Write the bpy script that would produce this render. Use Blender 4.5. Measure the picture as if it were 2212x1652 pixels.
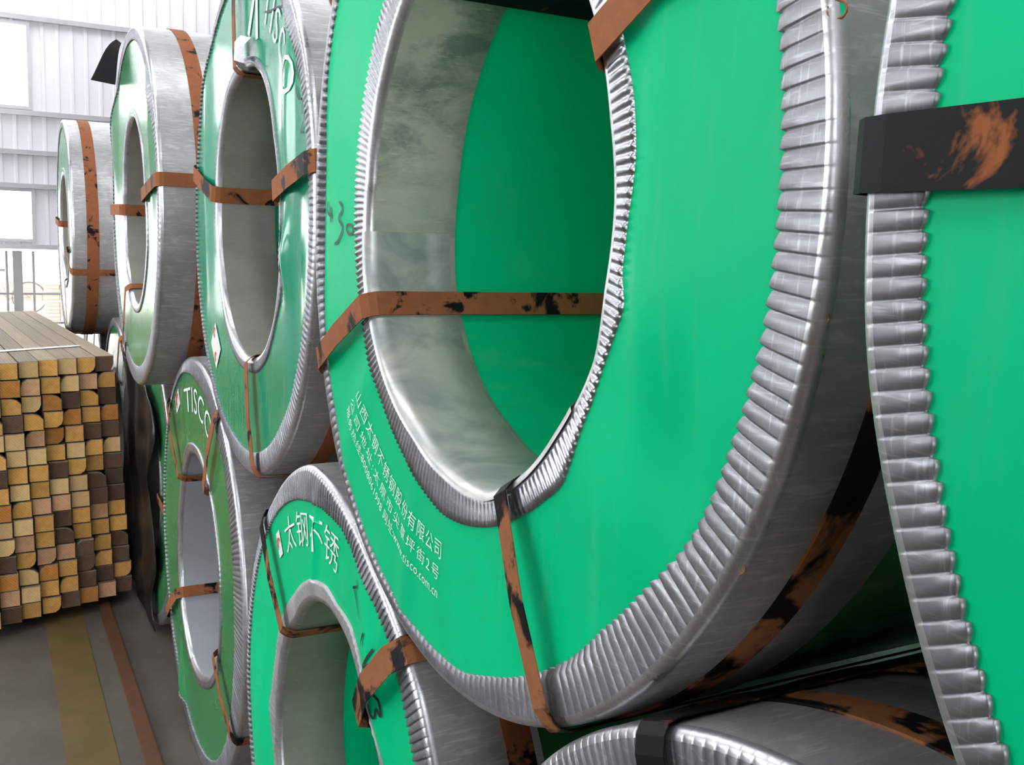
import bpy, math, random
import numpy as np

# ------------------------------------------------------------------ scene, camera, light
sc = bpy.context.scene
for o in list(bpy.data.objects):
    bpy.data.objects.remove(o)
COL = sc.collection
R = math.radians
PI = math.pi

cam_d = bpy.data.cameras.new('camera')
cam = bpy.data.objects.new('camera', cam_d)
COL.objects.link(cam)
sc.camera = cam
from mathutils import Matrix, Vector
fw = Vector((-0.8733, 0.4674, -0.1375)).normalized()
rt = Vector((0.4669, 0.8829, 0.0342))
rt = (rt - fw * rt.dot(fw)).normalized()
up = rt.cross(fw).normalized()
m = Matrix.Identity(4)
for i in range(3):
    m[i][0] = rt[i]; m[i][1] = up[i]; m[i][2] = -fw[i]
m.translation = (1.2634, -0.5809, 1.7887)
cam.matrix_world = m
cam_d.sensor_fit = 'HORIZONTAL'
cam_d.sensor_width = 36.0
cam_d.lens = 36.0 * 2127.9 / 2212.0
cam_d.clip_start = 0.02
cam_d.clip_end = 200

w = bpy.data.worlds.new('overcast_sky')
sc.world = w
w.use_nodes = True
bg = w.node_tree.nodes['Background']
bg.inputs['Color'].default_value = (0.93, 0.97, 1.0, 1)
bg.inputs['Strength'].default_value = 13.0

vs = sc.view_settings
vs.view_transform = 'Standard'
vs.look = 'None'
vs.gamma = 1.0
vs.use_curve_mapping = False
vs.exposure = -0.55

rng = random.Random(7)
FLOOR = -0.025

# ------------------------------------------------------------------ materials
MATS = {}
class NT:
    def __init__(s, name):
        s.m = bpy.data.materials.new(name)
        s.m.use_nodes = True
        s.t = s.m.node_tree
        s.b = s.t.nodes['Principled BSDF']
        s.tc = s.t.nodes.new('ShaderNodeTexCoord')
        MATS[name] = s.m
    def n(s, typ, **kw):
        x = s.t.nodes.new(typ)
        for k, v in kw.items():
            if k in x.inputs: x.inputs[k].default_value = v
            else: setattr(x, k, v)
        return x
    def l(s, a, b): s.t.links.new(a, b)
    def coord(s, scale=(1, 1, 1), rot=(0, 0, 0), loc=(0, 0, 0), src='Object'):
        mp = s.t.nodes.new('ShaderNodeMapping')
        mp.inputs['Scale'].default_value = scale
        mp.inputs['Rotation'].default_value = rot
        mp.inputs['Location'].default_value = loc
        s.l(s.tc.outputs[src], mp.inputs['Vector'])
        return mp.outputs[0]
    def noise(s, scale, detail=4, rough=0.55, co=None, dist=0.0):
        x = s.n('ShaderNodeTexNoise', Scale=scale, Detail=detail, Roughness=rough, Distortion=dist)
        s.l(co if co is not None else s.tc.outputs['Object'], x.inputs['Vector'])
        return x.outputs[0]
    def ramp(s, fac, stops):
        x = s.t.nodes.new('ShaderNodeValToRGB')
        e = x.color_ramp.elements
        while len(e) < len(stops): e.new(0.5)
        for i, (p, c) in enumerate(stops):
            e[i].position = p
            e[i].color = (c, c, c, 1) if not hasattr(c, '__len__') else (*c, 1)
        s.l(fac, x.inputs[0])
        return x.outputs[0]
    def mix(s, fac, a, b, mode='MIX'):
        x = s.t.nodes.new('ShaderNodeMix')
        x.data_type = 'RGBA'; x.blend_type = mode
        for k, v in ((0, fac), (6, a), (7, b)):
            if hasattr(v, 'is_linked'): s.l(v, x.inputs[k])
            elif hasattr(v, '__len__'): x.inputs[k].default_value = (*v, 1)
            else: x.inputs[k].default_value = v
        return x.outputs[2]
    def set(s, color=None, rough=None, metal=None, spec=None, bump=None, bstr=0.2, bdist=0.002):
        for k, v in (('Base Color', color), ('Roughness', rough), ('Metallic', metal), ('Specular IOR Level', spec)):
            if v is None: continue
            if hasattr(v, 'is_linked'): s.l(v, s.b.inputs[k])
            elif hasattr(v, '__len__'): s.b.inputs[k].default_value = (*v, 1)
            else: s.b.inputs[k].default_value = v
        if bump is not None:
            x = s.n('ShaderNodeBump', Strength=bstr, Distance=bdist)
            s.l(bump, x.inputs['Height']); s.l(x.outputs[0], s.b.inputs['Normal'])
        return s.m

def green(name, base, dust, amt, rough=0.28, spec=0.05):
    t = NT(name)
    big = t.ramp(t.noise(3.0, 5, 0.6, dist=0.6), [(0.35, 0.0), (0.75, 1.0)])
    streak = t.ramp(t.noise(7, 4, 0.6, t.coord((6, 1, 0.7), (0, 0.5, 0))), [(0.55, 0.0), (0.72, 1.0)])
    spots = t.ramp(t.noise(26, 5, 0.65), [(0.69, 0.0), (0.76, 1.0)])
    c = t.mix(big, base, tuple(x * 0.86 + 0.02 * y for x, y in zip(base, dust)))
    ms = t.n('ShaderNodeMath', operation='MULTIPLY'); t.l(streak, ms.inputs[0]); ms.inputs[1].default_value = amt
    c = t.mix(ms.outputs[0], c, dust)
    mp = t.n('ShaderNodeMath', operation='MULTIPLY'); t.l(spots, mp.inputs[0]); mp.inputs[1].default_value = 0.25
    c = t.mix(mp.outputs[0], c, (0.05, 0.2, 0.13))
    r = t.ramp(t.noise(5, 4, 0.6), [(0.3, rough), (0.8, rough + 0.18)])
    t.set(c, r, 0.0, spec, t.noise(9, 3, 0.5), 0.05, 0.01)
    return t.m
green('green_sheet', (0.0, 0.54, 0.225), (0.14, 0.44, 0.26), 0.15)
green('green_sheet_glossy', (0.004, 0.30, 0.15), (0.22, 0.40, 0.30), 0.3, 0.09, 0.5)
green('green_sheet_dusty', (0.035, 0.23, 0.08), (0.22, 0.26, 0.14), 0.5, 0.16, 0.45)  # darker, yellower green with stronger pale streaks

def galv(name, col, rough, scratch=0.5, rust=0.0, metal=0.9):
    t = NT(name)
    n1 = t.ramp(t.noise(6, 6, 0.65, dist=0.8), [(0.3, 0.0), (0.7, 1.0)])
    c = t.mix(n1, col, tuple(x * 0.66 for x in col))
    s1 = t.ramp(t.noise(14, 4, 0.6, t.coord((1.5, 1, 16), (0, 0.4, 0))), [(0.55, 0), (0.66, 1)])
    s2 = t.ramp(t.noise(14, 4, 0.6, t.coord((16, 1, 1.5), (0, 0.5, 0))), [(0.56, 0), (0.66, 1)])
    sm = t.n('ShaderNodeMath', operation='MAXIMUM'); t.l(s1, sm.inputs[0]); t.l(s2, sm.inputs[1])
    sa = t.n('ShaderNodeMath', operation='MULTIPLY'); t.l(sm.outputs[0], sa.inputs[0]); sa.inputs[1].default_value = scratch
    c = t.mix(sa.outputs[0], c, tuple(min(1, x * 1.35 + 0.06) for x in col))
    if rust:
        rn = t.ramp(t.noise(11, 5, 0.7), [(0.70 - 0.1 * rust, 0), (0.78, 1)])
        c = t.mix(rn, c, (0.33, 0.13, 0.05))
    r = t.ramp(t.noise(18, 4, 0.6), [(0.3, rough), (0.8, rough + 0.2)])
    t.set(c, r, metal, 0.5, t.noise(30, 3, 0.5), 0.1, 0.003)
    return t.m
galv('galvanised_ring', (0.30, 0.30, 0.32), 0.36, 0.5, 0.35, 0.75)
galv('galvanised_bright', (0.48, 0.48, 0.51), 0.27, 0.4, 0.0, 0.9)
galv('galvanised_edge', (0.60, 0.60, 0.62), 0.25, 0.3, 0.1, 0.85)
galv('galvanised_dull', (0.46, 0.45, 0.45), 0.40, 0.4, 0.5, 0.55)
# lining of the bore: steel with grey-green cloudy film and dark smears
t = NT('bore_steel')
n1 = t.ramp(t.noise(6, 6, 0.7, t.coord((1, 1, 2.5)), 0.35), [(0.36, 0.0), (0.56, 1.0)])
c = t.mix(n1, (0.24, 0.26, 0.25), (0.60, 0.55, 0.48))
n2 = t.ramp(t.noise(3, 3, 0.5), [(0.45, 0), (0.7, 1)])
c = t.mix(n2, c, (0.48, 0.50, 0.42))
sx = t.ramp(t.noise(9, 4, 0.7, t.coord((2, 3, 30), (0.25, 0, 0))), [(0.58, 0), (0.68, 0.8)])
c = t.mix(sx, c, (0.66, 0.64, 0.58))
t.set(c, t.ramp(n1, [(0, 0.45), (1, 0.34)]), 0.25, 0.5, t.noise(12, 3, 0.5), 0.15, 0.004)

t = NT('bore_steel_clean')
n1 = t.ramp(t.noise(5, 5, 0.6, t.coord((1, 1, 2)), 1.0), [(0.36, 0.0), (0.62, 1.0)])
c = t.mix(n1, (0.34, 0.37, 0.37), (0.70, 0.67, 0.62))
t.set(c, t.ramp(n1, [(0, 0.36), (1, 0.28)]), 0.35, 0.5, t.noise(12, 3, 0.5), 0.12, 0.004)

t = NT('bore_steel_blue')
n1 = t.noise(2, 3, 0.5)
t.set(t.mix(n1, (0.36, 0.37, 0.40), (0.46, 0.47, 0.51)), 0.4, 0.3, 0.5, t.noise(12, 3, 0.5), 0.12, 0.004)
t = NT('bore_steel_plain')
n1 = t.ramp(t.noise(3, 5, 0.6, t.coord((1, 1, 2))), [(0.35, 0.0), (0.65, 1.0)])
c = t.mix(n1, (0.27, 0.25, 0.22), (0.36, 0.345, 0.31))
c = t.mix(t.ramp(t.noise(9, 4, 0.7, t.coord((2, 3, 30), (0.25, 0, 0))), [(0.6, 0), (0.72, 0.6)]), c, (0.48, 0.46, 0.42))
t.set(c, 0.42, 0.3, 0.5, t.noise(12, 3, 0.5), 0.12, 0.004)

def rusty(name, a, b, thr, dk=(0.006, 0.0055, 0.006), scale=14):
    t = NT(name)
    n1 = t.ramp(t.noise(scale, 5, 0.6, dist=0.5), [(thr - 0.03, 0.0), (thr + 0.03, 1.0)])
    n2 = t.noise(45, 4, 0.6)
    rc = t.mix(n2, a, b)
    c = t.mix(n1, rc, dk)
    t.set(c, t.ramp(n1, [(0, 0.8), (1, 0.55)]), 0.0, 0.15, n2, 0.25, 0.002)
rusty('rusted_strap', (0.36, 0.125, 0.05), (0.20, 0.075, 0.035), 0.585)
rusty('mottled_strap', (0.36, 0.14, 0.055), (0.20, 0.085, 0.04), 0.49, scale=10)
rusty('black_strap', (0.34, 0.11, 0.035), (0.20, 0.07, 0.03), 0.36)

def plain(name, col, rough=0.6, metal=0.0, var=0.25, scale=8, bstr=0.2):
    t = NT(name)
    n1 = t.noise(scale, 5, 0.6)
    c = t.mix(n1, tuple(x * (1 - var) for x in col), tuple(min(1, x * (1 + var)) for x in col))
    t.set(c, rough, metal, 0.4, t.noise(scale * 4, 4, 0.6), bstr, 0.004)
    return t.m
plain('brown_partition', (0.20, 0.13, 0.08), 0.8, 0, 0.25, 3)
plain('white_print', (0.80, 0.84, 0.82), 0.5, 0, 0.12, 40, 0.05)
plain('red_print', (0.62, 0.05, 0.05), 0.5, 0, 0.1)
plain('marker_ink', (0.012, 0.02, 0.02), 0.5, 0, 0.1)
plain('sticker_paper', (0.78, 0.76, 0.72), 0.5, 0, 0.06)
plain('rust_plain', (0.36, 0.14, 0.06), 0.8, 0.1, 0.35, 60)
plain('wall_sheet', (0.58, 0.56, 0.60), 0.5, 0.1, 0.06, 2, 0.02)
plain('purlin_paint', (0.30, 0.28, 0.29), 0.6, 0.1, 0.2)
plain('dark_roof', (0.30, 0.30, 0.31), 0.6, 0.2, 0.1)
plain('black_plastic', (0.010, 0.010, 0.011), 0.38, 0, 0.3, 4, 0.3)
plain('black_sheet', (0.055, 0.055, 0.065), 0.4, 0.3, 0.2)
plain('gate_iron', (0.10, 0.085, 0.08), 0.6, 0.4, 0.2)
plain('brick_red', (0.55, 0.24, 0.15), 0.85, 0, 0.3, 12)
plain('rubber', (0.02, 0.02, 0.02), 0.7)
plain('yard_ground', (0.62, 0.58, 0.52), 0.9, 0, 0.15, 2)
plain('bike_paint', (0.10, 0.07, 0.06), 0.4, 0.3)
plain('packing_tape', (0.78, 0.80, 0.78), 0.25, 0, 0.05)
plain('yellow_paint', (0.125, 0.08, 0.026), 0.75, 0, 0.35, 9)
plain('kerb_rust', (0.12, 0.05, 0.025), 0.7, 0.2, 0.4, 20)
t = NT('concrete')
n1 = t.ramp(t.noise(2.2, 7, 0.65), [(0.3, 0.0), (0.7, 1.0)])
c = t.mix(n1, (0.085, 0.067, 0.057), (0.135, 0.112, 0.098))
c = t.mix(t.ramp(t.noise(40, 4, 0.7), [(0.62, 0), (0.72, 1)]), c, (0.10, 0.085, 0.075))
t.set(c, 0.8, 0, 0.3, t.noise(60, 5, 0.7), 0.3, 0.004)

def wood(name, a, b):
    t = NT(name)
    oi = t.t.nodes.new('ShaderNodeObjectInfo')
    va = t.n('ShaderNodeVectorMath', operation='ADD')
    sc_ = t.n('ShaderNodeVectorMath', operation='SCALE'); sc_.inputs[3].default_value = 3.7
    t.l(oi.outputs['Random'], sc_.inputs[0])
    t.l(t.tc.outputs['Object'], va.inputs[0]); t.l(sc_.outputs[0], va.inputs[1])
    wv = t.n('ShaderNodeTexWave', Scale=34.0, Distortion=3.0, Detail=2.0, wave_type='RINGS', rings_direction='X')
    t.l(va.outputs[0], wv.inputs['Vector'])
    mp = t.t.nodes.new('ShaderNodeMapping'); mp.inputs['Scale'].default_value = (0.6, 14, 14)
    t.l(va.outputs[0], mp.inputs['Vector'])
    n1 = t.noise(3, 4, 0.6, mp.outputs[0])
    f = t.n('ShaderNodeMath', operation='MULTIPLY_ADD'); t.l(wv.outputs['Fac'], f.inputs[0]); f.inputs[1].default_value = 0.35; f.inputs[2].default_value = 0.0
    f2 = t.n('ShaderNodeMath', operation='ADD'); t.l(f.outputs[0], f2.inputs[0]); t.l(n1, f2.inputs[1])
    c = t.mix(t.ramp(f2.outputs[0], [(0.3, 0), (0.95, 1)]), a, b)
    hs = t.n('ShaderNodeHueSaturation')
    vv = t.n('ShaderNodeMath', operation='MULTIPLY_ADD'); t.l(oi.outputs['Random'], vv.inputs[0]); vv.inputs[1].default_value = 0.4; vv.inputs[2].default_value = 0.8
    t.l(vv.outputs[0], hs.inputs['Value']); t.l(c, hs.inputs['Color'])
    t.set(hs.outputs[0], 0.75, 0, 0.3, n1, 0.3, 0.002)
wood('pine_yellow', (0.78, 0.44, 0.13), (0.62, 0.29, 0.07))
wood('pine_pale', (0.84, 0.58, 0.29), (0.72, 0.44, 0.18))
wood('pine_orange', (0.62, 0.26, 0.06), (0.44, 0.16, 0.035))
wood('pine_brown', (0.17, 0.095, 0.06), (0.105, 0.055, 0.035))
wood('pine_weathered', (0.30, 0.235, 0.165), (0.20, 0.145, 0.10))
wood('pine_pink', (0.72, 0.42, 0.26), (0.56, 0.28, 0.14))

# ------------------------------------------------------------------ mesh helpers
def link(o, parent=None):
    COL.objects.link(o)
    if parent is not None: o.parent = parent
    return o
def empty(name, loc=(0, 0, 0), rz=0.0, parent=None):
    o = bpy.data.objects.new(name, None)
    o.empty_display_size = 0.1
    o.location = loc; o.rotation_euler = (0, 0, rz)
    return link(o, parent)
def tag(o, label=None, cat=None, group=None, kind=None):
    if label: o['label'] = label
    if cat: o['category'] = cat
    if group: o['group'] = group
    if kind: o['kind'] = kind
    return o
def mesh(name, V, F, mat, parent=None, smooth=False):
    me = bpy.data.meshes.new(name)
    V = np.asarray(V, float).reshape(-1, 3)
    me.from_pydata(V.tolist(), [], F)
    if smooth: me.polygons.foreach_set('use_smooth', [True] * len(me.polygons))
    me.update()
    me.materials.append(MATS[mat])
    return link(bpy.data.objects.new(name, me), parent)
def gridfaces(nr, nt, closed=True, flip=False, off=0):
    i = np.arange(nr - 1)[:, None] * nt
    j = np.arange(nt if closed else nt - 1)[None, :]
    k = (j + 1) % nt
    a, b, c, d = i + j, i + k, i + nt + k, i + nt + j
    q = np.stack([a, d, c, b] if flip else [a, b, c, d], -1).reshape(-1, 4) + off
    return q.tolist()
def grid(name, G, mat, parent=None, closed=True, flip=False, smooth=True):
    G = np.asarray(G)
    return mesh(name, G, gridfaces(G.shape[0], G.shape[1], closed, flip), mat, parent, smooth)
class MB:
    def __init__(s): s.v = []; s.f = []
    def add(s, V, F):
        o = len(s.v); s.v += [tuple(x) for x in V]; s.f += [[i + o for i in f] for f in F]; return s
    def box(s, a, b, ch=0.0):
        x0, y0, z0 = a; x1, y1, z1 = b
        V = [(x0, y0, z0), (x1, y0, z0), (x1, y1, z0), (x0, y1, z0), (x0, y0, z1), (x1, y0, z1), (x1, y1, z1), (x0, y1, z1)]
        return s.add(V, [(0, 3, 2, 1), (4, 5, 6, 7), (0, 1, 5, 4), (1, 2, 6, 5), (2, 3, 7, 6), (3, 0, 4, 7)])
    def tube(s, pts, r, n=8, closed=False):
        pts = [Vector(p) for p in pts]; V = []; N = len(pts)
        for i, p in enumerate(pts):
            a = pts[(i - 1) % N] if (closed or i > 0) else p
            b = pts[(i + 1) % N] if (closed or i < N - 1) else p
            d = (b - a).normalized()
            u = d.cross(Vector((0, 0, 1)))
            if u.length < 1e-3: u = d.cross(Vector((0, 1, 0)))
            u.normalize(); q = d.cross(u)
            for k in range(n):
                t_ = 2 * PI * k / n
                V.append(p + u * (r * math.cos(t_)) + q * (r * math.sin(t_)))
        F = []
        for i in range(N if closed else N - 1):
            for k in range(n):
                a = i * n + k; b = i * n + (k + 1) % n; i2 = (i + 1) % N
                F.append((a, b, i2 * n + (k + 1) % n, i2 * n + k))
        if not closed:
            F.append(tuple(range(n))[::-1]); F.append(tuple((N - 1) * n + k for k in range(n)))
        return s.add(V, F)
    def build(s, name, mat, parent=None, smooth=False): return mesh(name, s.v, s.f, mat, parent, smooth)

def radial(spec):
    """smooth periodic radius from a number or a list of (degrees, radius)"""
    if not hasattr(spec, '__len__'):
        return lambda th: np.full_like(th, spec)
    p = sorted((a % 360, r) for a, r in spec)
    A = np.array([x[0] for x in p]); B = np.array([x[1] for x in p])
    fine = np.arange(0, 360, 1.0)
    v = np.interp(fine, A, B, period=360)
    k = np.array([1, 2, 3, 2, 1.0]); k /= k.sum()
    v = np.convolve(np.concatenate([v[-2:], v, v[:2]]), k, 'valid')
    return lambda th: np.interp(np.degrees(th) % 360, fine, v, period=360)

def polar(th, r, y):
    th, r, y = np.broadcast_arrays(th, r, y)
    return np.stack([r * np.cos(th), y, r * np.sin(th)], -1)

# ------------------------------------------------------------------ steel coil builder
class Coil:
    def __init__(s, X, Y, Z, Rad, rb, re, rtooth, label, yaw=0.0, L=1.2, bump=None, board='green_sheet', nribs=300,
                 per=5, ring='galvanised_ring', inner='galvanised_ring', body='green_sheet_dusty', ribamp=0.0022, innerribs=240,
                 fl=0.19, bfl=0.165, rout=None, bore='bore_steel_plain', innamp=0.003, flange='galvanised_dull', edge='galvanised_edge'):
        s.e = tag(empty('steel_coil', (X, Y, Z), yaw), label, 'steel coil', 'wrapped steel coils stacked in two tiers')
        s.Rad = Rad; s.L = L
        s.rb = radial(rb); s.re = radial(re); s.rt = radial(rtooth); s.ro = radial(rout if rout is not None else Rad)
        s.bumps = bump or []
        # green board over the end face
        nt, nr = 400, 30
        th = np.linspace(0, 2 * PI, nt, endpoint=False)
        a = s.rb(th) + 0.012; b = s.rt(th) + 0.012
        u = np.linspace(0, 1, nr)[:, None]
        r = a + (b - a) * u
        G = polar(th[None], r, s.surf(th[None], r))
        grid('face_board', G, board, s.e)
        # outer corner guard: crimped flange on the face, rounded corner, flange along the shell
        offs = np.array([0.0, 0.07, 0.16, 0.55, 0.92])[:per] if per == 5 else np.array([0.0, 0.16, 0.5, 0.86])
        hts = np.array([-0.7, 0.8, 1.0, 0.7, 0.3])[:per] if per == 5 else np.array([-0.3, 0.7, 1.0, 0.5])
        th = ((np.arange(nribs)[:, None] + offs[None]) * (2 * PI / nribs)).ravel()
        jit = np.repeat(0.7 + 0.6 * np.random.default_rng(int(abs(X) * 100) + 3).random(nribs), len(offs))
        h = np.tile(hts, nribs) * jit
        t0 = s.rt(th) + 0.0025 * np.tile(np.array([1.0, 0.2, -1, -0.6, 0.4])[:len(offs)], nribs)
        ro = s.ro(th)
        rows = []
        cr = 0.013
        yb = s.surf(th, t0)
        rows.append(polar(th, t0 + 0.0004, yb + 0.002))
        rows.append(polar(th, t0, yb - 0.001 - ribamp * (h + 0.7)))
        rows.append(polar(th, t0 + 0.0015, yb - 0.0013 - ribamp * (h + 0.7)))
        for q, k in ((0.2, 1.0), (0.55, 0.95), (0.9, 0.8), (1.0, 0.3)):
            rr = t0 + (ro - cr - t0) * q
            rows.append(polar(th, rr, np.minimum(0, s.surf(th, rr)) - 0.004 - ribamp * h * k))
        og = grid('outer_corner_guard', np.array(rows), ring, s.e)
        rows = [polar(th, ro - cr + cr * math.sin(R(ang)), -0.004 + cr - cr * math.cos(R(ang)) - ribamp * h * k)
                for ang, k in ((0, 0.3), (15, 0.18), (30, 0.12), (45, 0.08), (60, 0.05), (75, 0.02), (90, 0.0))]
        grid('rolled_edge', np.array(rows), edge, og)
        nt2 = 240
        t2 = np.linspace(0, 2 * PI, nt2, endpoint=False); ro2 = s.ro(t2)
        rows = [polar(t2, ro2 - 0.0004, 0.0086), polar(t2, ro2 + 0.0005, 0.05), polar(t2, ro2 + 0.0006, fl * 0.6), polar(t2, ro2 + 0.0005, fl), polar(t2, ro2 - 0.004, fl + 0.001)]
        og2 = grid('shell_flange', np.array(rows), flange, og)
        # inner corner guard at the bore
        th = ((np.arange(innerribs)[:, None] + np.array([0.0, 0.25, 0.5, 0.75])[None]) * (2 * PI / innerribs)).ravel()
        h = np.tile(np.array([-1.0, 0.2, 1.0, 0.2]), innerribs)
        re, rb = s.re(th), s.rb(th)
        cr = 0.016
        yb = s.surf(th, re)
        rows = [polar(th, re + 0.0005, yb + 0.003), polar(th, re, yb - 0.003 - innamp * h)]
        for q, k in ((0.3, 1.0), (0.65, 0.8), (1.0, 0.15)):
            rr = re + (rb + cr - re) * q
            rows.append(polar(th, rr, s.surf(th, rr) - 0.004 - innamp * h * k))
        ig = grid('inner_corner_guard', np.array(rows), inner, s.e, flip=True)
        rows = [polar(th, rb + cr - cr * math.sin(R(ang)), -0.004 + cr - cr * math.cos(R(ang)) - innamp * h * (0.15 if ang == 0 else 0)) for ang in (0, 15, 30, 45, 60, 75, 90)]
        grid('bore_edge', np.array(rows), edge, ig, flip=True)
        t2 = np.linspace(0, 2 * PI, 200, endpoint=False); rb2 = s.rb(t2)
        rows = [polar(t2, rb2, 0.0115), polar(t2, rb2 + 0.0, 0.04), polar(t2, rb2, bfl * 0.5), polar(t2, rb2 + 0.001, bfl), polar(t2, rb2 + 0.006, bfl + 0.0015)]
        s.bs = grid('bore_flange', np.array(rows), bore, ig, flip=True)
        # green liner of the bore and green wrap of the shell, closed at the back
        rows = [polar(t2, rb2 + 0.006, y) for y in np.linspace(0.03, L, 8)]
        grid('bore_liner', np.array(rows), board, s.e, flip=True)
        rows = [polar(t2, s.ro(t2) - 0.005, y) for y in np.linspace(0.03, L, 6)] + [polar(t2, rb2 + 0.006, L)]
        grid('shell_wrap', np.array(rows), body, s.e)
    def surf(s, th, r):
        """height of the board: y (minus is towards the viewer)"""
        x = r * np.cos(th); z = r * np.sin(th)
        y = np.zeros_like(x * 1.0)
        for bx, bz, sx, sz, h, rot in s.bumps:
            dx, dz = x - bx, z - bz
            c, q = math.cos(R(rot)), math.sin(R(rot))
            uu, vv = c * dx + q * dz, -q * dx + c * dz
            y = y - h * np.exp(-0.5 * ((uu / sx) ** 2 + (vv / sz) ** 2))
        rb, re, rt, ro = s.rb(th), s.re(th), s.rt(th), s.ro(th)
        m1 = np.clip((r - rb - 0.016) / np.maximum(re - rb - 0.016, 0.004), 0, 1)
        m2 = np.clip((ro - 0.013 - r) / np.maximum(ro - 0.013 - rt, 0.004), 0, 1)
        return y * m1 * m2
    def strap(s, deg, mat='rusted_strap', wd=0.04, deep=None, r_in=None, face=True, label=None, twist=0.0, lift=0.006):
        """steel band looped through the bore and around the shell"""
        th = R(deg); deep = s.L + 0.004 if deep is None else deep
        a = np.array([th]); rb = float(s.rb(a)[0]) - 0.003; ro = float(s.ro(a)[0]) + 0.003
        if r_in: rb = r_in
        prof = [(rb - 0.001, deep), (rb - 0.001, 0.35), (rb - 0.001, 0.03), (rb - 0.0, 0.006), (rb + 0.006, -0.006), (rb + 0.016, -0.0125 - lift * 0.4),
                (rb + (ro - rb) * 0.5, -0.010 - lift), (ro - 0.03, -0.0115 - lift * 0.5), (ro - 0.012, -0.0105), (ro - 0.001, -0.003), (ro + 0.002, 0.012), (ro + 0.001, 0.06), (ro + 0.0, deep)]
        er = np.array([math.cos(th), 0, math.sin(th)]); et = np.array([-math.sin(th), 0, math.cos(th)])
        P = np.array([er * r + np.array([0, y, 0]) for r, y in prof])
        # normals in the profile plane, for the band's thickness
        T = np.gradient(P, axis=0); T /= np.linalg.norm(T, axis=1)[:, None]
        Nn = np.cross(et, T)
        V, F = [], []
        n = len(P); th_ = 0.0016
        tw = np.linspace(-twist, twist, n)
        for p, nn, k in zip(P, Nn, tw):
            off = et * k
            for sgn, tt in ((-1, 0), (1, 0), (1, th_), (-1, th_)):
                V.append(p + off + et * (sgn * wd / 2) - nn * tt)
        for i in range(n - 1):
            for k in range(4):
                a_, b_ = i * 4 + k, i * 4 + (k + 1) % 4
                F.append((a_, b_, b_ + 4, a_ + 4))
        F.append((0, 1, 2, 3)); F.append((4 * n - 4, 4 * n - 1, 4 * n - 2, 4 * n - 3))
        o = mesh('strap', V, F, mat, s.e)
        if label: o['label'] = label
        return o
    def girth(s, y, mat='rusted_strap', wd=0.04):
        """band round the shell"""
        t2 = np.linspace(0, 2 * PI, 200, endpoint=False); ro = s.ro(t2)
        rows = [polar(t2, ro, y - wd / 2), polar(t2, ro + 0.0035, y - wd / 2), polar(t2, ro + 0.0035, y + wd / 2), polar(t2, ro, y + wd / 2)]
        return grid('girth_strap', np.array(rows), mat, s.e, smooth=False)
    def onface(s, th, r, lift=0.0022):
        th = np.asarray(th, float); r = np.asarray(r, float)
        return polar(th, r, s.surf(th, r) - lift)
    def text(s, body, d0, d1, rad, size, mat='white_print', name='lettering', inward=True, space=1.0):
        """text along an arc from angle d0 to d1 (degrees); inward = tops towards the bore"""
        cu = bpy.data.curves.new('lettering', 'FONT')
        cu.body = body; cu.size = 1.0; cu.space_character = space; cu.resolution_u = 3; cu.offset = -0.006
        ob = bpy.data.objects.new('lettering_tmp', cu); COL.objects.link(ob)
        dg = bpy.context.evaluated_depsgraph_get()
        me = bpy.data.meshes.new_from_object(ob.evaluated_get(dg))
        V = np.array([v.co[:] for v in me.vertices]); F = [list(p.vertices) for p in me.polygons]
        bpy.data.objects.remove(ob)
        if len(V) == 0: return None
        x0, x1 = V[:, 0].min(), V[:, 0].max()
        u = (V[:, 0] - x0) / (x1 - x0)
        th = np.radians(d0 + (d1 - d0) * u)
        hgt = (V[:, 1] - 0.36) * size
        r = rad - hgt if inward else rad + hgt
        return mesh(name, s.onface(th, r), F, mat, s.e)
    def ink(s, strokes, wd=0.005, mat='marker_ink', name='marker_writing'):
        mb = MB()
        for st in strokes:
            th = np.radians([p[0] for p in st]); r = np.array([p[1] for p in st])
            # resample
            x = r * np.cos(th); z = r * np.sin(th)
            k = np.linspace(0, len(st) - 1, (len(st) - 1) * 4 + 1)
            x = np.interp(k, range(len(st)), x); z = np.interp(k, range(len(st)), z)
            if len(x) > 6:
                for _ in range(3):
                    x[1:-1] = (x[:-2] + 2 * x[1:-1] + x[2:]) / 4; z[1:-1] = (z[:-2] + 2 * z[1:-1] + z[2:]) / 4
            dx = np.gradient(x); dz = np.gradient(z); ln = np.hypot(dx, dz) + 1e-9
            nx, nz = -dz / ln * wd / 2, dx / ln * wd / 2
            def put(xx, zz): return s.onface(np.arctan2(zz, xx), np.hypot(xx, zz), 0.0026)
            A, B = put(x + nx, z + nz), put(x - nx, z - nz)
            n = len(x)
            mb.add(list(A) + list(B), [(i, i + 1, n + i + 1, n + i) for i in range(n - 1)])
        return mb.build(name, mat, s.e)
    def patch(s, deg, rad, wd, ht, mat='sticker_paper', name='sticker', rot=0.0, lift=0.003):
        """a small sheet lying on the face; wd tangential, ht radial"""
        th = R(deg); er = np.array([math.cos(th), math.sin(th)]); et = np.array([-math.sin(th), math.cos(th)])
        c, q = math.cos(R(rot)), math.sin(R(rot))
        pts = []
        for a, b in ((-1, -1), (1, -1), (1, 1), (-1, 1)):
            a, b = a * wd / 2, b * ht / 2
            a, b = c * a - q * b, q * a + c * b
            p = er * (rad + b) + et * a
            pts.append(p)
        pts = np.array(pts)
        y = float(s.surf(np.array([th]), np.array([rad]))[0]) - lift
        V = [(p[0], y, p[1]) for p in pts] + [(p[0], y + 0.001, p[1]) for p in pts]
        return mesh(name, V, [(0, 1, 2, 3), (0, 4, 5, 1), (1, 5, 6, 2), (2, 6, 7, 3), (3, 7, 4, 0)], mat, s.e)
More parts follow.
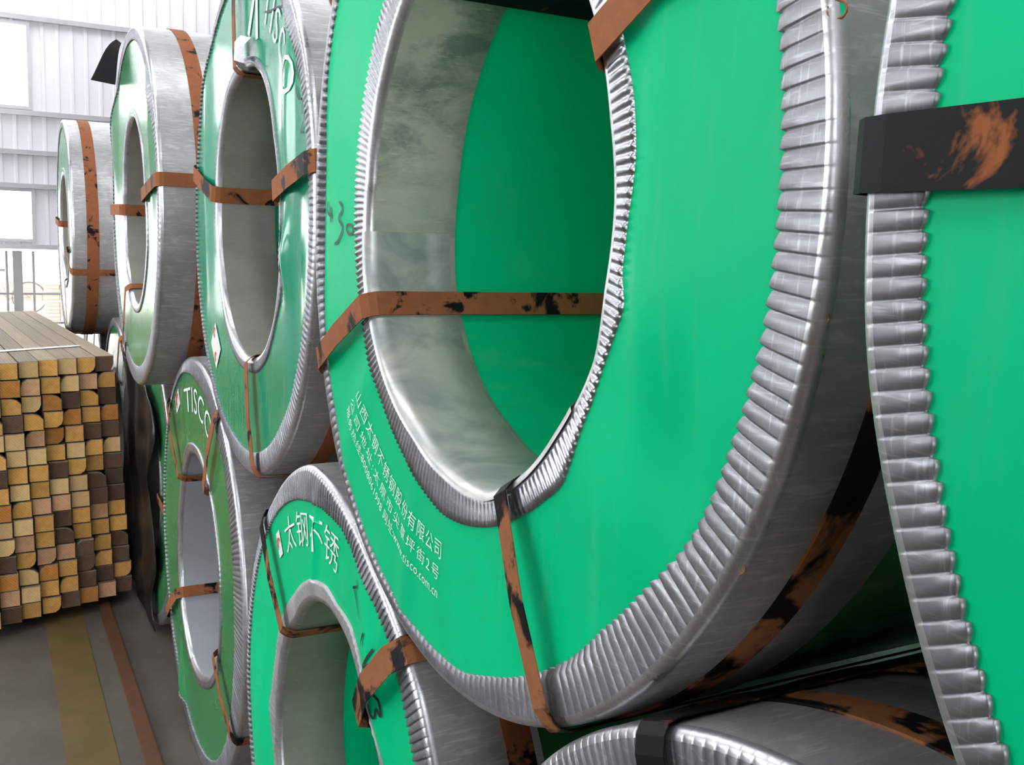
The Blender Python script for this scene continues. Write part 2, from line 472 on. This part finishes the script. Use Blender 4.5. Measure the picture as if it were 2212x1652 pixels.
    def swirl(s, deg, rad, size, lift=0.0045):
        """small red swirl emblem"""
        mb = MB(); th0 = R(deg)
        cx, cz = rad * math.cos(th0), rad * math.sin(th0)
        y = float(s.surf(np.array([th0]), np.array([rad]))[0]) - lift
        for turn, rr, span in ((0.3, 1.0, 4.6), (1.6, 0.55, 3.6)):
            n = 18; A, B = [], []
            for i in range(n):
                a = turn + span * i / (n - 1); wv = 0.16 * math.sin(PI * (i + 0.6) / n) + 0.04
                A.append((cx + size * (rr + wv) * math.cos(a) * 0.5, y, cz + size * (rr + wv) * math.sin(a) * 0.5))
                B.append((cx + size * (rr - wv) * math.cos(a) * 0.5, y, cz + size * (rr - wv) * math.sin(a) * 0.5))
            mb.add(A + B, [(i, i + 1, n + i + 1, n + i) for i in range(n - 1)])
        return mb.build('red_emblem', 'red_print', s.e)

# ------------------------------------------------------------------ the shed
def structure(o):
    o['kind'] = 'structure'; return o
WX = -13.0
structure(MB().box((-13.2, -9.2, FLOOR - 0.2), (9.2, 4.2, FLOOR)).build('floor', 'concrete'))
roof = MB()      # roof sheets with open skylight strips between them
lights_x = [(-12.7, -10.2), (-7.6, -6.6), (-2.6, -1.4), (3.0, 4.0)]
xs = [-13.2] + [v for p in lights_x for v in p] + [9.2]
for a, b in zip(xs[0::2], xs[1::2]):
    roof.box((a, -9.2, 6.4), (b, 4.2, 6.5))
for a, b in lights_x:
    roof.box((a, -9.2, 6.4), (b, -6.5, 6.5)).box((a, 3.0, 6.4), (b, 4.2, 6.5))
structure(roof.build('ceiling', 'dark_roof'))
back = MB().box((9.0, -2.2, FLOOR), (9.2, 4.2, 6.4)).box((9.0, -9.2, FLOOR), (9.2, -7.4, 6.4)).box((9.0, -7.4, 4.4), (9.2, -2.2, 6.4))   # big doorway
structure(back.build('wall_back', 'wall_sheet'))
side = MB().box((-13.2, -9.2, FLOOR), (9, -9.0, 1.9)).box((-13.2, -9.2, 4.9), (9, -9.0, 6.4))   # tall side windows
for a, b in ((-13.2, -12.5), (-8.0, -6.5), (-1.2, 3.4), (7.4, 9.0)):
    side.box((a, -9.2, 1.9), (b, -9.0, 4.9))
structure(side.build('wall_front', 'wall_sheet'))
structure(MB().box((-13.2, 4.0, FLOOR), (9, 4.2, 6.4)).build('wall_right', 'wall_sheet'))

structure(MB().box((0.3, -1.75, FLOOR), (3.0, -1.6, 2.15)).build('wall_partition', 'brown_partition'))   # unseen wall added to shade the lower part of the right-hand coil
# far wall of ribbed sheet with two window openings and a barred opening along its foot
def ribbed(y0, y1, z0, z1):
    pitch, d = 0.17, 0.018
    ys = []
    y = math.floor(y0 / pitch) * pitch
    prof = []
    while y < y1 + pitch:
        prof += [(y, 0), (y + 0.11, 0), (y + 0.125, d), (y + 0.155, d)]
        y += pitch
    prof = [(min(max(a, y0), y1), b) for a, b in prof]
    V = [(WX + b, a, z0) for a, b in prof] + [(WX + b, a, z1) for a, b in prof]
    n = len(prof)
    return V, [(i, i + 1, n + i + 1, n + i) for i in range(n - 1) if prof[i + 1][0] - prof[i][0] > 1e-6]
wall = MB()
OP = 1.53     # head of the barred opening
wins = [(-2.6, 0.0, 3.28, 4.35), (-2.6, 0.0, 1.62, 2.30)]
for seg in ((-9.2, -2.6, FLOOR, 6.4), (0.95, 4.0, FLOOR, 6.4), (-2.6, 0.95, 4.35, 6.4), (-2.6, 0.95, 2.30, 3.28), (0.0, 0.95, 3.28, 4.35), (0.0, 0.95, 1.62, 2.30), (-2.6, 0.95, OP, 1.62)):
    wall.add(*ribbed(*seg))
wl = structure(wall.build('wall_left', 'wall_sheet'))
for i, z in enumerate((1.56, 2.33, 2.75, 3.24, 4.40, 5.2)):
    structure(MB().box((WX + 0.0, -9, z - 0.03), (WX + 0.07, 4, z + 0.03)).build('trim_%d' % (i + 1), 'purlin_paint'))
for k, (a, b, c_, d_) in enumerate(wins):
    wo = structure(MB().box((WX - 0.03, a, c_), (WX + 0.05, b, c_ + 0.04)).box((WX - 0.03, a, d_ - 0.04), (WX + 0.05, b, d_)).box((WX - 0.03, b - 0.04, c_ + 0.04), (WX + 0.05, b, d_ - 0.04)).build('window_%d' % (k + 1), 'purlin_paint'))
    for q in range(3):
        y = a + (b - a) * (q + 0.25) / 3
        MB().box((WX - 0.02, y, c_ + 0.04), (WX + 0.03, y + 0.03, d_ - 0.04)).build('window_bar', 'purlin_paint', wo)

# ------------------------------------------------------------------ coils, upper tier
main = Coil(0, 0, 1.84, 0.695,
    rb=[(34, .381), (13, .378), (-1, .385), (-14, .385), (-25, .398), (-42, .392), (-61, .395), (-73, .397), (-90, .378), (-111, .364), (-138, .372), (-162, .376), (173, .358), (142, .363), (123, .373), (80, .38)],
    re=[(6, .431), (14, .430), (21, .425), (-3, .420), (-8, .420), (-11, .421), (-14, .438), (-19, .428), (-25, .424), (-36, .432), (-46, .450), (-53, .443), (-61, .442), (-78, .443), (-92, .444), (-113, .425), (-130, .420), (-150, .425), (-164, .425), (180, .426), (158, .427), (147, .432), (131, .441), (90, .435), (50, .43)],
    rtooth=[(14, .638), (0, .638), (-10, .641), (-25, .638), (-32, .634), (-40, .625), (-49, .618), (-67, .634), (-77, .644), (-85, .660), (-103, .666), (-120, .669), (-135, .664), (-144, .652), (-154, .648), (-168, .632), (174, .635), (149, .657), (90, .65), (45, .64)],
    rout=[(0, .700), (30, .695), (90, .695), (140, .695), (160, .678), (180, .668), (-160, .678), (-140, .695), (-90, .697), (-45, .697), (-15, .702)],
    label='big bright green steel coil with three lines of white lettering below its bore',
    bore='bore_steel', inner='galvanised_bright', nribs=250, ribamp=0.0014, innerribs=230, innamp=0.0028,
    bump=[(0.47, -0.14, 0.028, 0.07, 0.012, 10), (0.51, -0.22, 0.03, 0.075, -0.012, 12), (0.43, -0.33, 0.05, 0.07, 0.012, 35), (0.30, -0.47, 0.05, 0.08, -0.008, 30),
          (0.455, 0.08, 0.018, 0.12, 0.006, 0), (0.53, 0.10, 0.04, 0.16, -0.004, 0), (-0.40, -0.36, 0.03, 0.12, 0.006, -35), (-0.16, -0.58, 0.02, 0.1, 0.006, -10), (-0.645, 0.12, 0.02, 0.28, -0.012, 0)])
main.strap(-154.6, 'rusted_strap', 0.043, lift=0.012, r_in=0.365)
main.strap(-62.2, 'mottled_strap', 0.034, lift=0.014)
main.strap(24.2, 'rusted_strap', 0.045)
main.strap(116, 'black_strap', 0.045)
main.girth(0.093, 'mottled_strap', 0.042)
main.text('山西太钢不锈钢股份有限公司', -140.5, -92.5, 0.502, 0.032, name='company_name', space=1.15)
main.text('公司地址:太原市尖草坪街2号', -141.5, -93.0, 0.540, 0.025, name='address_line', space=1.3)
main.text('服务热线:8008061998 网址:www.tisco.com.cn', -141.5, -93.2, 0.570, 0.023, name='hotline_line', space=1.05)
main.ink([[(178, .517), (179, .498), (180, .5), (181, .52), (182, .516), (183, .497), (184, .498), (186, .525), (186.3, .545)],
          [(183, .471), (183, .45), (184.2, .435), (185.2, .441), (185.2, .461), (184, .476), (183, .471)],
          [(178, .584), (180, .592), (181, .56)], [(179, .569), (182, .566)]], 0.0055)
# second sheet of the bore flange, lapped over the first
th = np.radians(np.linspace(-174.5, -35, 70)); rbm = main.rb(th)
rows = [polar(th, rbm + 0.012, -0.0062), polar(th, rbm + 0.004, -0.004), polar(th, rbm - 0.003, 0.006), polar(th, rbm - 0.005, 0.02), polar(th, rbm - 0.005, 0.08), polar(th, rbm - 0.005, 0.152 + 0.006 * np.linspace(0, 1, 70)), polar(th, rbm - 0.0005, 0.1525 + 0.006 * np.linspace(0, 1, 70))]
grid('overlap_plate', np.array(rows), 'bore_steel_clean', main.bs.parent, closed=False, flip=True)
# punched holes along the rounded corner
for dg in (-8.2, -28.2, 11.3):
    a = R(dg); mb = MB(); mr = MB()
    cpt = Vector((0.6935 * math.cos(a), 0.0035, 0.6935 * math.sin(a)))
    nrm = Vector((math.cos(a) * 0.62, -0.78, math.sin(a) * 0.62)).normalized()
    u = nrm.cross(Vector((0, 1, 0))).normalized(); v = nrm.cross(u)
    cpt = cpt + nrm * 0.0022
    V = [cpt] + [cpt + u * 0.0068 * math.cos(k * PI / 8) + v * 0.0068 * math.sin(k * PI / 8) for k in range(16)]
    hp = mesh('punched_hole', V, [(0, 1 + k, 1 + (k + 1) % 16) for k in range(16)], 'green_sheet', main.e)
    mr.tube([cpt + u * 0.0072 * math.cos(k * PI / 8) + v * 0.0072 * math.sin(k * PI / 8) for k in range(16)], 0.0011, 6, True)
    mr.build('rusty_rim', 'rust_plain', hp, True)

c2 = Coil(-1.325, 0.006, 1.825, 0.645,
    rb=[(170, .318), (143, .338), (118, .365), (93, .372), (71, .385), (57, .385), (46, .375), (31, .355), (0, .352), (-19, .37), (-35, .378), (-53, .372), (-81, .345), (-115, .325), (-151, .308)],
    re=[(170, .343), (143, .37), (118, .393), (93, .397), (71, .413), (57, .412), (46, .403), (31, .378), (10, .374), (0, .376), (-10, .362), (-15, .368), (-19, .405), (-24, .411), (-35, .402), (-53, .409), (-68, .40), (-81, .382), (-115, .361), (-151, .325)],
    rtooth=[(44, .605), (30, .605), (19, .602), (0, .60), (-19, .602), (-29, .60), (-42, .604), (-60, .60), (-77, .594), (-100, .59), (-130, .60), (180, .625), (140, .62), (90, .61)],
    rout=[(0, .642), (30, .655), (90, .65), (150, .64), (180, .64), (-130, .63), (-75, .652), (-40, .66), (-20, .645)],
    label='glossy green steel coil with a crumpled bore rim, beside the coil with small lettering',
    board='green_sheet_glossy', nribs=280, per=4, innamp=0.0008, innerribs=160, inner='galvanised_ring',
    bump=[(0.44, 0.22, 0.03, 0.16, 0.014, 0), (-0.46, 0.18, 0.05, 0.25, 0.010, 0), (0.5, -0.2, 0.04, 0.2, -0.008, 0), (0.42, -0.08, 0.02, 0.05, 0.015, 0)])
c2.strap(166, 'rusted_strap', 0.045); c2.strap(10.5, 'rusted_strap', 0.047, lift=0.01)
c2.strap(-74, 'rusted_strap', 0.036, lift=0.012); c2.strap(93, 'rusted_strap', 0.034)
c2.girth(0.10)
c2.text('TISCO', 66, 30, 0.545, 0.115, inward=False, name='brand_lettering', space=1.1)
c2.ink([[(64, .528), (58, .55), (54, .577), (46, .624)], [(39, .608), (35, .60), (32, .616), (33, .583), (29, .592)], [(29, .575), (28, .568), (26, .57), (25, .588)], [(24, .60), (23, .587), (22, .58)], [(21, .60), (20, .584), (19, .554), (18.5, .57)]], 0.005)
# triangular emblem above the bore
mb = MB()
for a, b in (((81, .455), (75, .585)), ((75, .585), (70, .455))):
    p, q = [np.array([r_ * math.cos(R(d)), r_ * math.sin(R(d))]) for d, r_ in (a, b)]
    dd = (q - p) / np.linalg.norm(q - p); nn = np.array([-dd[1], dd[0]]) * 0.011
    mb.add([(*c2.onface(np.arctan2(x[1], x[0]), np.hypot(*x)),) for x in (p - nn, q - nn, q + nn, p + nn)], [(0, 1, 2, 3)])
mb.build('white_emblem', 'white_print', c2.e)
c2.patch(-134, 0.494, 0.10, 0.088)
c2.swirl(-138, 0.475, 0.028); c2.swirl(-131, 0.515, 0.028)
# crimped metal clip where the top strap enters the bore
cl = MB(); a = R(78); er = Vector((math.cos(a), 0, math.sin(a))); et = Vector((-math.sin(a), 0, math.cos(a)))
prof = [(0.372, 0.02), (0.376, -0.014), (0.392, -0.026), (0.435, -0.026), (0.452, -0.012)]
V = []; nseg = 13
for r_, y_ in prof:
    for k in range(nseg):
        V.append(er * r_ + et * (-0.045 + 0.09 * k / (nseg - 1)) + Vector((0, y_ - (0.006 if k % 2 else 0), 0)))
cl.add(V, [(i * nseg + k, i * nseg + k + 1, (i + 1) * nseg + k + 1, (i + 1) * nseg + k) for i in range(len(prof) - 1) for k in range(nseg - 1)])
cl.build('crimped_clip', 'galvanised_bright', c2.e)

c3 = Coil(-2.794, -0.076, 1.874, 0.67, rb=[(166, .29), (89, .345), (16, .315), (-22, .36), (-71, .365), (-120, .34)],
    re=[(166, .318), (89, .375), (16, .344), (-22, .40), (-71, .399), (-120, .37)], rtooth=[(0, .625), (90, .62), (180, .635), (-90, .60)],
    label='steel coil with a black loose flap at its top, behind the wood stack', board='green_sheet_dusty', nribs=220, per=4,
    innamp=0.0008, innerribs=120, body='galvanised_dull', fl=0.30, inner='galvanised_bright',
    bump=[(-0.5, 0.35, 0.06, 0.2, 0.02, 0), (0.5, 0.3, 0.04, 0.2, 0.015, 0)])
c3.strap(7.6, 'rusted_strap', 0.045); c3.strap(179, 'rusted_strap', 0.045); c3.strap(-118, 'rusted_strap', 0.036)
c3.girth(0.14, 'rusted_strap', 0.05)
V = []
for i in range(9):
    k = i / 8; a = R(107 + 22 * k)
    for j in range(4):
        r_ = 0.672 + 0.012 * math.sin(k * 5) + 0.015 * j / 3
        V.append((r_ * math.cos(a), -0.010 - (0.018 + 0.075 * k) * j / 3, r_ * math.sin(a)))
F = [(i * 4 + j, i * 4 + j + 1, i * 4 + j + 5, i * 4 + j + 4) for i in range(8) for j in range(3)]
fl_ = mesh('loose_flap', V, F, 'black_sheet', c3.e)
fl_['label'] = 'black bent flap of the corner guard'
so = fl_.modifiers.new('thickness', 'SOLIDIFY'); so.thickness = 0.003

c4 = Coil(-5.55, -0.14, 1.80, 0.66, rb=0.33, re=0.37, rtooth=0.61, label='distant grey-bodied steel coil nearest the ribbed end wall, on the upper tier', board='green_sheet_dusty',
    nribs=120, per=4, innamp=0.001, innerribs=100, body='galvanised_dull', fl=0.40)
c4.strap(-22); c4.strap(175); c4.strap(-70); c4.girth(0.105, 'rusted_strap', 0.065); c4.girth(0.36, 'rusted_strap', 0.05)

c0 = Coil(1.4806, -0.12, 1.8427, 0.644, rb=0.345, re=0.40, rtooth=0.599, label='steel coil with a broad black strap across its face, right of the lettered coil', nribs=300, ribamp=0.0016, fl=0.19,
    rout=[(0, .644), (170, .648), (180, .646), (-170, .646), (-160, .641), (-150, .640)], innamp=0.003, innerribs=200, bump=[(-0.48, -0.24, 0.05, 0.2, 0.006, 10)])
c0.strap(179.6, 'black_strap', 0.043, lift=0.004, label='black painted steel strap with rust spots'); c0.strap(60, 'rusted_strap'); c0.strap(-50, 'rusted_strap')
c0.girth(0.10, 'mottled_strap')

# ------------------------------------------------------------------ coils, lower tier
l1 = Coil(-0.63, 0.008, 0.635, 0.665,
    rb=[(170, .345), (146, .352), (124, .352), (100, .395), (82, .415), (67, .42), (50, .40), (36, .41), (0, .40), (-90, .38), (-150, .36)],
    re=[(100, .445), (120, .415), (139, .410), (157, .396), (172, .402), (179, .422), (-166, .395), (-90, .42), (0, .45), (36, .468), (52, .452), (67, .468), (78, .452), (86, .458)],
    rtooth=[(133, .625), (101, .612), (85, .615), (79, .62), (63, .61), (50, .615), (43, .61), (35, .603), (0, .61), (-90, .61), (180, .64), (160, .635)],
    rout=[(0, .68), (40, .675), (55, .655), (63, .65), (75, .66), (98, .69), (125, .665), (180, .668), (-90, .665)],
    label='green steel coil with four large white Chinese characters above its bore', nribs=280, per=5, innamp=0.001, innerribs=140, ribamp=0.003,
    bump=[(-0.05, 0.5, 0.012, 0.12, 0.01, -8), (0.33, 0.38, 0.03, 0.12, 0.022, 25), (-0.5, -0.1, 0.04, 0.12, 0.015, 0), (0.30, 0.22, 0.03, 0.10, 0.015, 20)],
    inner='galvanised_dull')
l1.strap(134, 'mottled_strap', 0.036, lift=0.012); l1.strap(47, 'mottled_strap', 0.05, lift=0.03); l1.strap(-60, 'rusted_strap')
l1.girth(0.15, 'rusted_strap', 0.05)
l1.text('太钢不锈', 121, 79, 0.548, 0.085, inward=False, name='brand_characters', space=1.05)
l1.patch(127, 0.552, 0.03, 0.06); l1.swirl(127, 0.552, 0.026)
l1.ink([[(69, .546), (67, .564), (66, .574), (67, .58)], [(68, .55), (65, .537), (62, .531)], [(57, .551), (56.5, .52), (56, .495)], [(53, .558), (52.5, .52), (52, .492)], [(52, .514), (51.5, .53), (51, .553)],
        [(46, .487), (43, .483), (42, .495), (44, .51), (41, .51), (44.5, .523), (46, .515)]], 0.005)

l2 = Coil(-2.085, 0.02, 0.68, 0.705,
    rb=[(109, .375), (151, .33), (-177, .345), (-141, .40), (-111, .41), (-71, .375), (-30, .38), (0, .355), (28, .355), (52, .36), (83, .37)],
    re=[(109, .414), (151, .362), (-177, .38), (-141, .435), (-111, .445), (-71, .415), (-30, .42), (-3, .389), (28, .387), (52, .388), (83, .406)],
    rtooth=[(139, .68), (120, .672), (107, .66), (84, .63), (62, .625), (42, .63), (24, .60), (4, .585), (-17, .595), (-43, .626), (-63, .643), (-120, .66), (180, .685)],
    label='dusty green steel coil with white Latin lettering above its bore, resting on the floor', board='green_sheet_dusty', nribs=260, per=4, innamp=0.0008, innerribs=140,
    inner='galvanised_bright', bore='bore_steel_blue', bfl=0.5, body='galvanised_dull', ribamp=0.0025,
    bump=[(-0.2, 0.5, 0.05, 0.1, 0.01, 0), (-0.3, -0.55, 0.015, 0.08, 0.02, 20)])
for a_, w_ in ((136, .034), (56, .036), (-147, .04), (-29.5, .034)): l2.strap(a_, 'rusted_strap', w_, lift=0.012)
l2.text('TISCO', 107, 62, 0.562, 0.125, inward=False, name='brand_lettering', space=1.05)
l2.patch(124, 0.612, 0.085, 0.062); l2.swirl(124, 0.612, 0.05)
l2.girth(0.40)

l3 = Coil(-3.5, 0.06, 0.655, 0.68, rb=0.33, re=0.37, rtooth=0.63, label='dark green steel coil half hidden by black plastic behind the wood stack', board='green_sheet_dusty', nribs=160, per=4, innamp=0.0008, innerribs=100, body='galvanised_dull')
l3.strap(-2, 'rusted_strap', 0.04); l3.strap(110); l3.girth(0.3)
l4 = Coil(-4.88, 0.07, 0.635, 0.66, rb=0.33, re=0.37, rtooth=0.61, label='shadowed steel coil on the floor under the distant grey-bodied coil', board='green_sheet_dusty', nribs=100, per=4, innamp=0.0008, innerribs=80, body='galvanised_dull')
l4.strap(60); l4.girth(0.25)
l5 = Coil(-6.24, 0.07, 0.635, 0.66, rb=0.33, re=0.37, rtooth=0.61, label='farthest steel coil on the floor, next to the gate side of the shed', board='green_sheet_dusty', nribs=100, per=4, innamp=0.0008, innerribs=80, body='galvanised_dull')
l5.strap(60); l5.girth(0.25)
l0 = Coil(0.787, 0.0, 0.674, 0.699, rb=0.36, re=0.42, rtooth=[(141, .665), (125, .638), (114, .632), (104, .64), (60, .64), (0, .65)], label='steel coil under the two big coils, only its ribbed top edge showing', nribs=260, ribamp=0.003, body='galvanised_dull', fl=0.26)
l0.strap(113, 'black_strap', 0.05, lift=0.008); l0.girth(0.15, 'mottled_strap', 0.05); l0.girth(0.33, 'rusted_strap', 0.04)

# ------------------------------------------------------------------ black plastic hanging in front of the coil behind the stack
n1_, n2_ = 14, 22
V = []
for i in range(n1_):
    for j in range(n2_):
        x = -4.16 + (0.98 - 0.10 * math.sin(j * 0.6)) * i / (n1_ - 1)
        z = 0.02 + 1.18 * j / (n2_ - 1) * (1 - 0.12 * (i / (n1_ - 1)) ** 2)
        y = 0.027 - 0.007 * math.sin(i * 1.3 + 0.25 * j) - 0.005 * math.sin(j * 0.9 + i)
        V.append((x, y, z))
pls = mesh('plastic_sheet', V, [(i * n2_ + j, (i + 1) * n2_ + j, (i + 1) * n2_ + j + 1, i * n2_ + j + 1) for i in range(n1_ - 1) for j in range(n2_ - 1)], 'black_plastic', None, True)
so = pls.modifiers.new('thickness', 'SOLIDIFY'); so.thickness = 0.002
tag(pls, 'black plastic sheet hanging between the wood stack and the coils', 'plastic sheet')

# ------------------------------------------------------------------ floor marking and steel edge
structure(MB().box((-12, -0.395, FLOOR), (1.5, -0.232, FLOOR + 0.002)).build('trim_11', 'yellow_paint'))
structure(MB().box((-12, -0.155, FLOOR), (1.5, -0.105, FLOOR + 0.018)).build('trim_12', 'kerb_rust'))

# ------------------------------------------------------------------ stack of sawn timber
BW, BH, BL = 0.086, 0.0785, 2.9
def beam_mesh(kind):
    h, w_ = BH / 2 - 0.002, BW / 2 - 0.002
    sec = [(-w_, -h), (w_, -h), (w_, h), (-w_, h)]
    if kind == 1: sec = [(-w_, -h), (w_ * 0.35, -h), (w_ * 0.8, -h * 0.65), (w_, -h * 0.1), (w_, h), (-w_, h)]
    if kind == 2: sec = [(-w_, -h), (w_, -h), (w_, h * 0.3), (w_ * 0.55, h * 0.8), (0.0, h), (-w_, h)]
    if kind == 3: sec = [(-w_, -h), (w_, -h), (w_, h), (-w_ * 0.3, h), (-w_ * 0.8, h * 0.6), (-w_, 0)]
    n = len(sec); ch = 0.003
    V = []
    for x, s_ in ((0.0, 0.93), (-ch, 1.0), (-BL, 1.0)):
        V += [(x, a * s_, b * s_) for a, b in sec]
    F = [tuple(range(n))]
    for r_ in range(2):
        F += [(r_ * n + k, (r_ + 1) * n + k, (r_ + 1) * n + (k + 1) % n, r_ * n + (k + 1) % n) for k in range(n)]
    F.append(tuple(2 * n + k for k in range(n))[::-1])
    me = bpy.data.meshes.new('timber'); me.from_pydata(V, [], F); me.update()
    return me
shapes = [beam_mesh(k) for k in range(4)]
variants = {}
def variant(k, mat):
    if (k, mat) not in variants:
        me = shapes[k].copy(); me.materials.append(MATS[mat]); me.materials.append(MATS['pine_weathered']); variants[(k, mat)] = me
        for p_ in me.polygons: p_.material_index = 0 if p_.index == 0 or p_.index == len(me.polygons) - 1 else 1
    return variants[(k, mat)]
ang = R(4.5)
long_d = Vector((-math.cos(ang), -math.sin(ang), 0)); side_d = Vector((math.sin(ang), -math.cos(ang), 0))
corner = Vector((-3.74, -0.05, FLOOR + 0.055))
COLN, ROWN = 9, 15
WLAB = {'pine_yellow': 'yellow pine', 'pine_pale': 'pale cream', 'pine_orange': 'orange-brown', 'pine_brown': 'dark brown', 'pine_pink': 'pinkish'}
ORD = 'first second third fourth fifth sixth seventh eighth ninth tenth eleventh twelfth thirteenth fourteenth fifteenth'.split()
for cidx in range(COLN):
    for ridx in range(ROWN):
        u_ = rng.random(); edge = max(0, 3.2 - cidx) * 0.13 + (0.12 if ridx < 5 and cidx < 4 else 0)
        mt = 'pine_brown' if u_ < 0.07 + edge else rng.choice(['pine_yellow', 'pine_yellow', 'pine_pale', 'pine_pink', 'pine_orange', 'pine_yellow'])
        k = rng.choice([0, 0, 0, 0, 0, 1, 2, 3])
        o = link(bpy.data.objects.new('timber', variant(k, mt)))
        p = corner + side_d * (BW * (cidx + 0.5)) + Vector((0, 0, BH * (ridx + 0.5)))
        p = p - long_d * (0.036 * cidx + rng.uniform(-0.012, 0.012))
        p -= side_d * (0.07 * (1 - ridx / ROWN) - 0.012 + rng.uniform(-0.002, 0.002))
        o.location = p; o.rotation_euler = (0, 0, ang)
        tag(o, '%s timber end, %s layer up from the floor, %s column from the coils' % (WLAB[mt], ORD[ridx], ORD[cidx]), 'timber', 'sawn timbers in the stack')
for k in range(2):
    b0 = corner + long_d * (0.25 + 1.9 * k) + side_d * (-0.01)
    b1 = b0 + side_d * (COLN * BW + 0.03)
    q = MB(); d4 = long_d * 0.09
    zz0, zz1 = FLOOR, FLOOR + 0.054
    q.add([(p.x, p.y, z) for z in (zz0, zz1) for p in (b0, b0 + d4, b1 + d4, b1)], [(0, 1, 2, 3), (7, 6, 5, 4), (0, 4, 5, 1), (1, 5, 6, 2), (2, 6, 7, 3), (3, 7, 4, 0)])
    tag(q.build('bearer', 'pine_brown'), ('dark bearer under the sawn front end of the timber stack', 'dark bearer under the rear half of the timber stack')[k], 'bearer', 'bearers under the timber stack')
# white packing tape over the stack
top = FLOOR + 0.055 + BH * ROWN
tp = MB(); b0 = corner + long_d * 0.42; b1 = b0 + side_d * (COLN * BW) - long_d * 0.3
b0 = b0 + side_d * 0.09
tp.add([(p.x, p.y, z) for z in (top + 0.0005, top + 0.003) for p in (b0, b0 + long_d * 0.05, b1 + long_d * 0.05, b1)], [(0, 1, 2, 3), (7, 6, 5, 4), (0, 4, 5, 1), (1, 5, 6, 2), (2, 6, 7, 3), (3, 7, 4, 0)])
tag(tp.build('packing_tape', 'packing_tape'), 'thin white packing tape across the top of the timber stack', 'tape')

# ------------------------------------------------------------------ barred opening, bicycle and bricks outside
g = tag(empty('barred_gate', (WX, 0, FLOOR)), 'iron barred gate in the opening under the ribbed end wall', 'gate')
for y in [-2.3 + 0.195 * k for k in range(11)] + [-0.04, 0.55]:
    MB().tube([(0, y, 0), (0, y, OP)], 0.016, 8).build('bar', 'gate_iron', g)
MB().box((-0.05, -0.28, 0), (0.05, -0.17, OP)).build('post', 'gate_iron', g)
for z in (0.60, 0.98): MB().box((-0.012, -2.4, z - 0.015), (0.012, 0.95, z + 0.015)).build('rail', 'gate_iron', g)

bx, by = -22.5, 0.22
bk = tag(empty('bicycle', (bx, by, FLOOR)), 'dark bicycle parked outside behind the barred gate', 'bicycle')
for nm, yy in (('wheel', 0.0), ('wheel', -1.02)):
    wh = MB().tube([(0, yy + 0.33 * math.cos(k * PI / 16), 0.345 + 0.33 * math.sin(k * PI / 16)) for k in range(32)], 0.02, 8, True).build('wheel', 'rubber', bk, True)
    sp = MB()
    for k in range(12):
        sp.tube([(0, yy, 0.345), (0, yy + 0.32 * math.cos(k * PI / 6), 0.345 + 0.32 * math.sin(k * PI / 6))], 0.003, 4)
    sp.build('spokes', 'gate_iron', wh)
MB().tube([(0, 0, 0.345), (0, -0.42, 0.33), (0, -0.57, 0.85), (0, 0, 0.345)], 0.013, 6).tube([(0, -0.42, 0.33), (0, -0.88, 0.85), (0, -0.55, 0.80)], 0.015, 6).tube([(0, -1.02, 0.345), (0, -0.84, 1.0)], 0.014, 6).build('frame', 'bike_paint', bk)
MB().tube([(-0.28, -0.78, 1.04), (-0.1, -0.85, 1.02), (0.1, -0.85, 1.02), (0.28, -0.78, 1.04)], 0.013, 6).build('handlebar', 'gate_iron', bk)
MB().box((-0.07, -0.7, 0.9), (0.07, -0.45, 0.95)).build('saddle', 'rubber', bk)

def bricks(x, y, nx, ny, nz, label):
    e = tag(empty('brick_stack', (x, y, FLOOR)), label, 'brick stack')
    r2 = random.Random(nx * 7 + nz); mb = MB()
    for i in range(nx):
        for j in range(ny):
            for k in range(nz):
                if k == nz - 1 and r2.random() < 0.3: continue
                d = r2.uniform(-0.008, 0.008)
                mb.box((0.13 * i + d, 0.25 * j + d, 0.068 * k), (0.13 * i + 0.12 + d, 0.25 * j + 0.24 + d, 0.068 * k + 0.06))
    o = mb.build('bricks', 'brick_red', e); o['kind'] = 'stuff'
bricks(-20.5, 0.42, 5, 4, 12, 'tall stack of red bricks outside the gate beside the bicycle wheel')
bricks(-27.0, -0.6, 5, 8, 7, 'wide low stack of red bricks in the yard behind the bicycle')
bricks(-18.6, 0.62, 4, 2, 7, 'low stack of red bricks in front of the tall brick stack')
structure(MB().box((-60, -60, FLOOR - 0.25), (60, 40, FLOOR - 0.201)).build('ground', 'yard_ground'))

# ------------------------------------------------------------------ scatter volume added in place of window bloom, far half of the shed
hm = bpy.data.materials.new('dust_haze'); hm.use_nodes = True
nt_ = hm.node_tree; nt_.nodes.clear()
vo = nt_.nodes.new('ShaderNodeVolumeScatter'); out = nt_.nodes.new('ShaderNodeOutputMaterial')
vo.inputs['Density'].default_value = 0.045; vo.inputs['Anisotropy'].default_value = 0.75
nt_.links.new(vo.outputs[0], out.inputs['Volume'])
MATS['dust_haze'] = hm
hz = MB().box((-12.9, -8.9, FLOOR + 0.02), (-7.0, 3.9, 6.3)).build('haze', 'dust_haze')
tag(hz, 'pale dusty haze hanging in front of the bright end wall', 'haze', None, 'stuff')
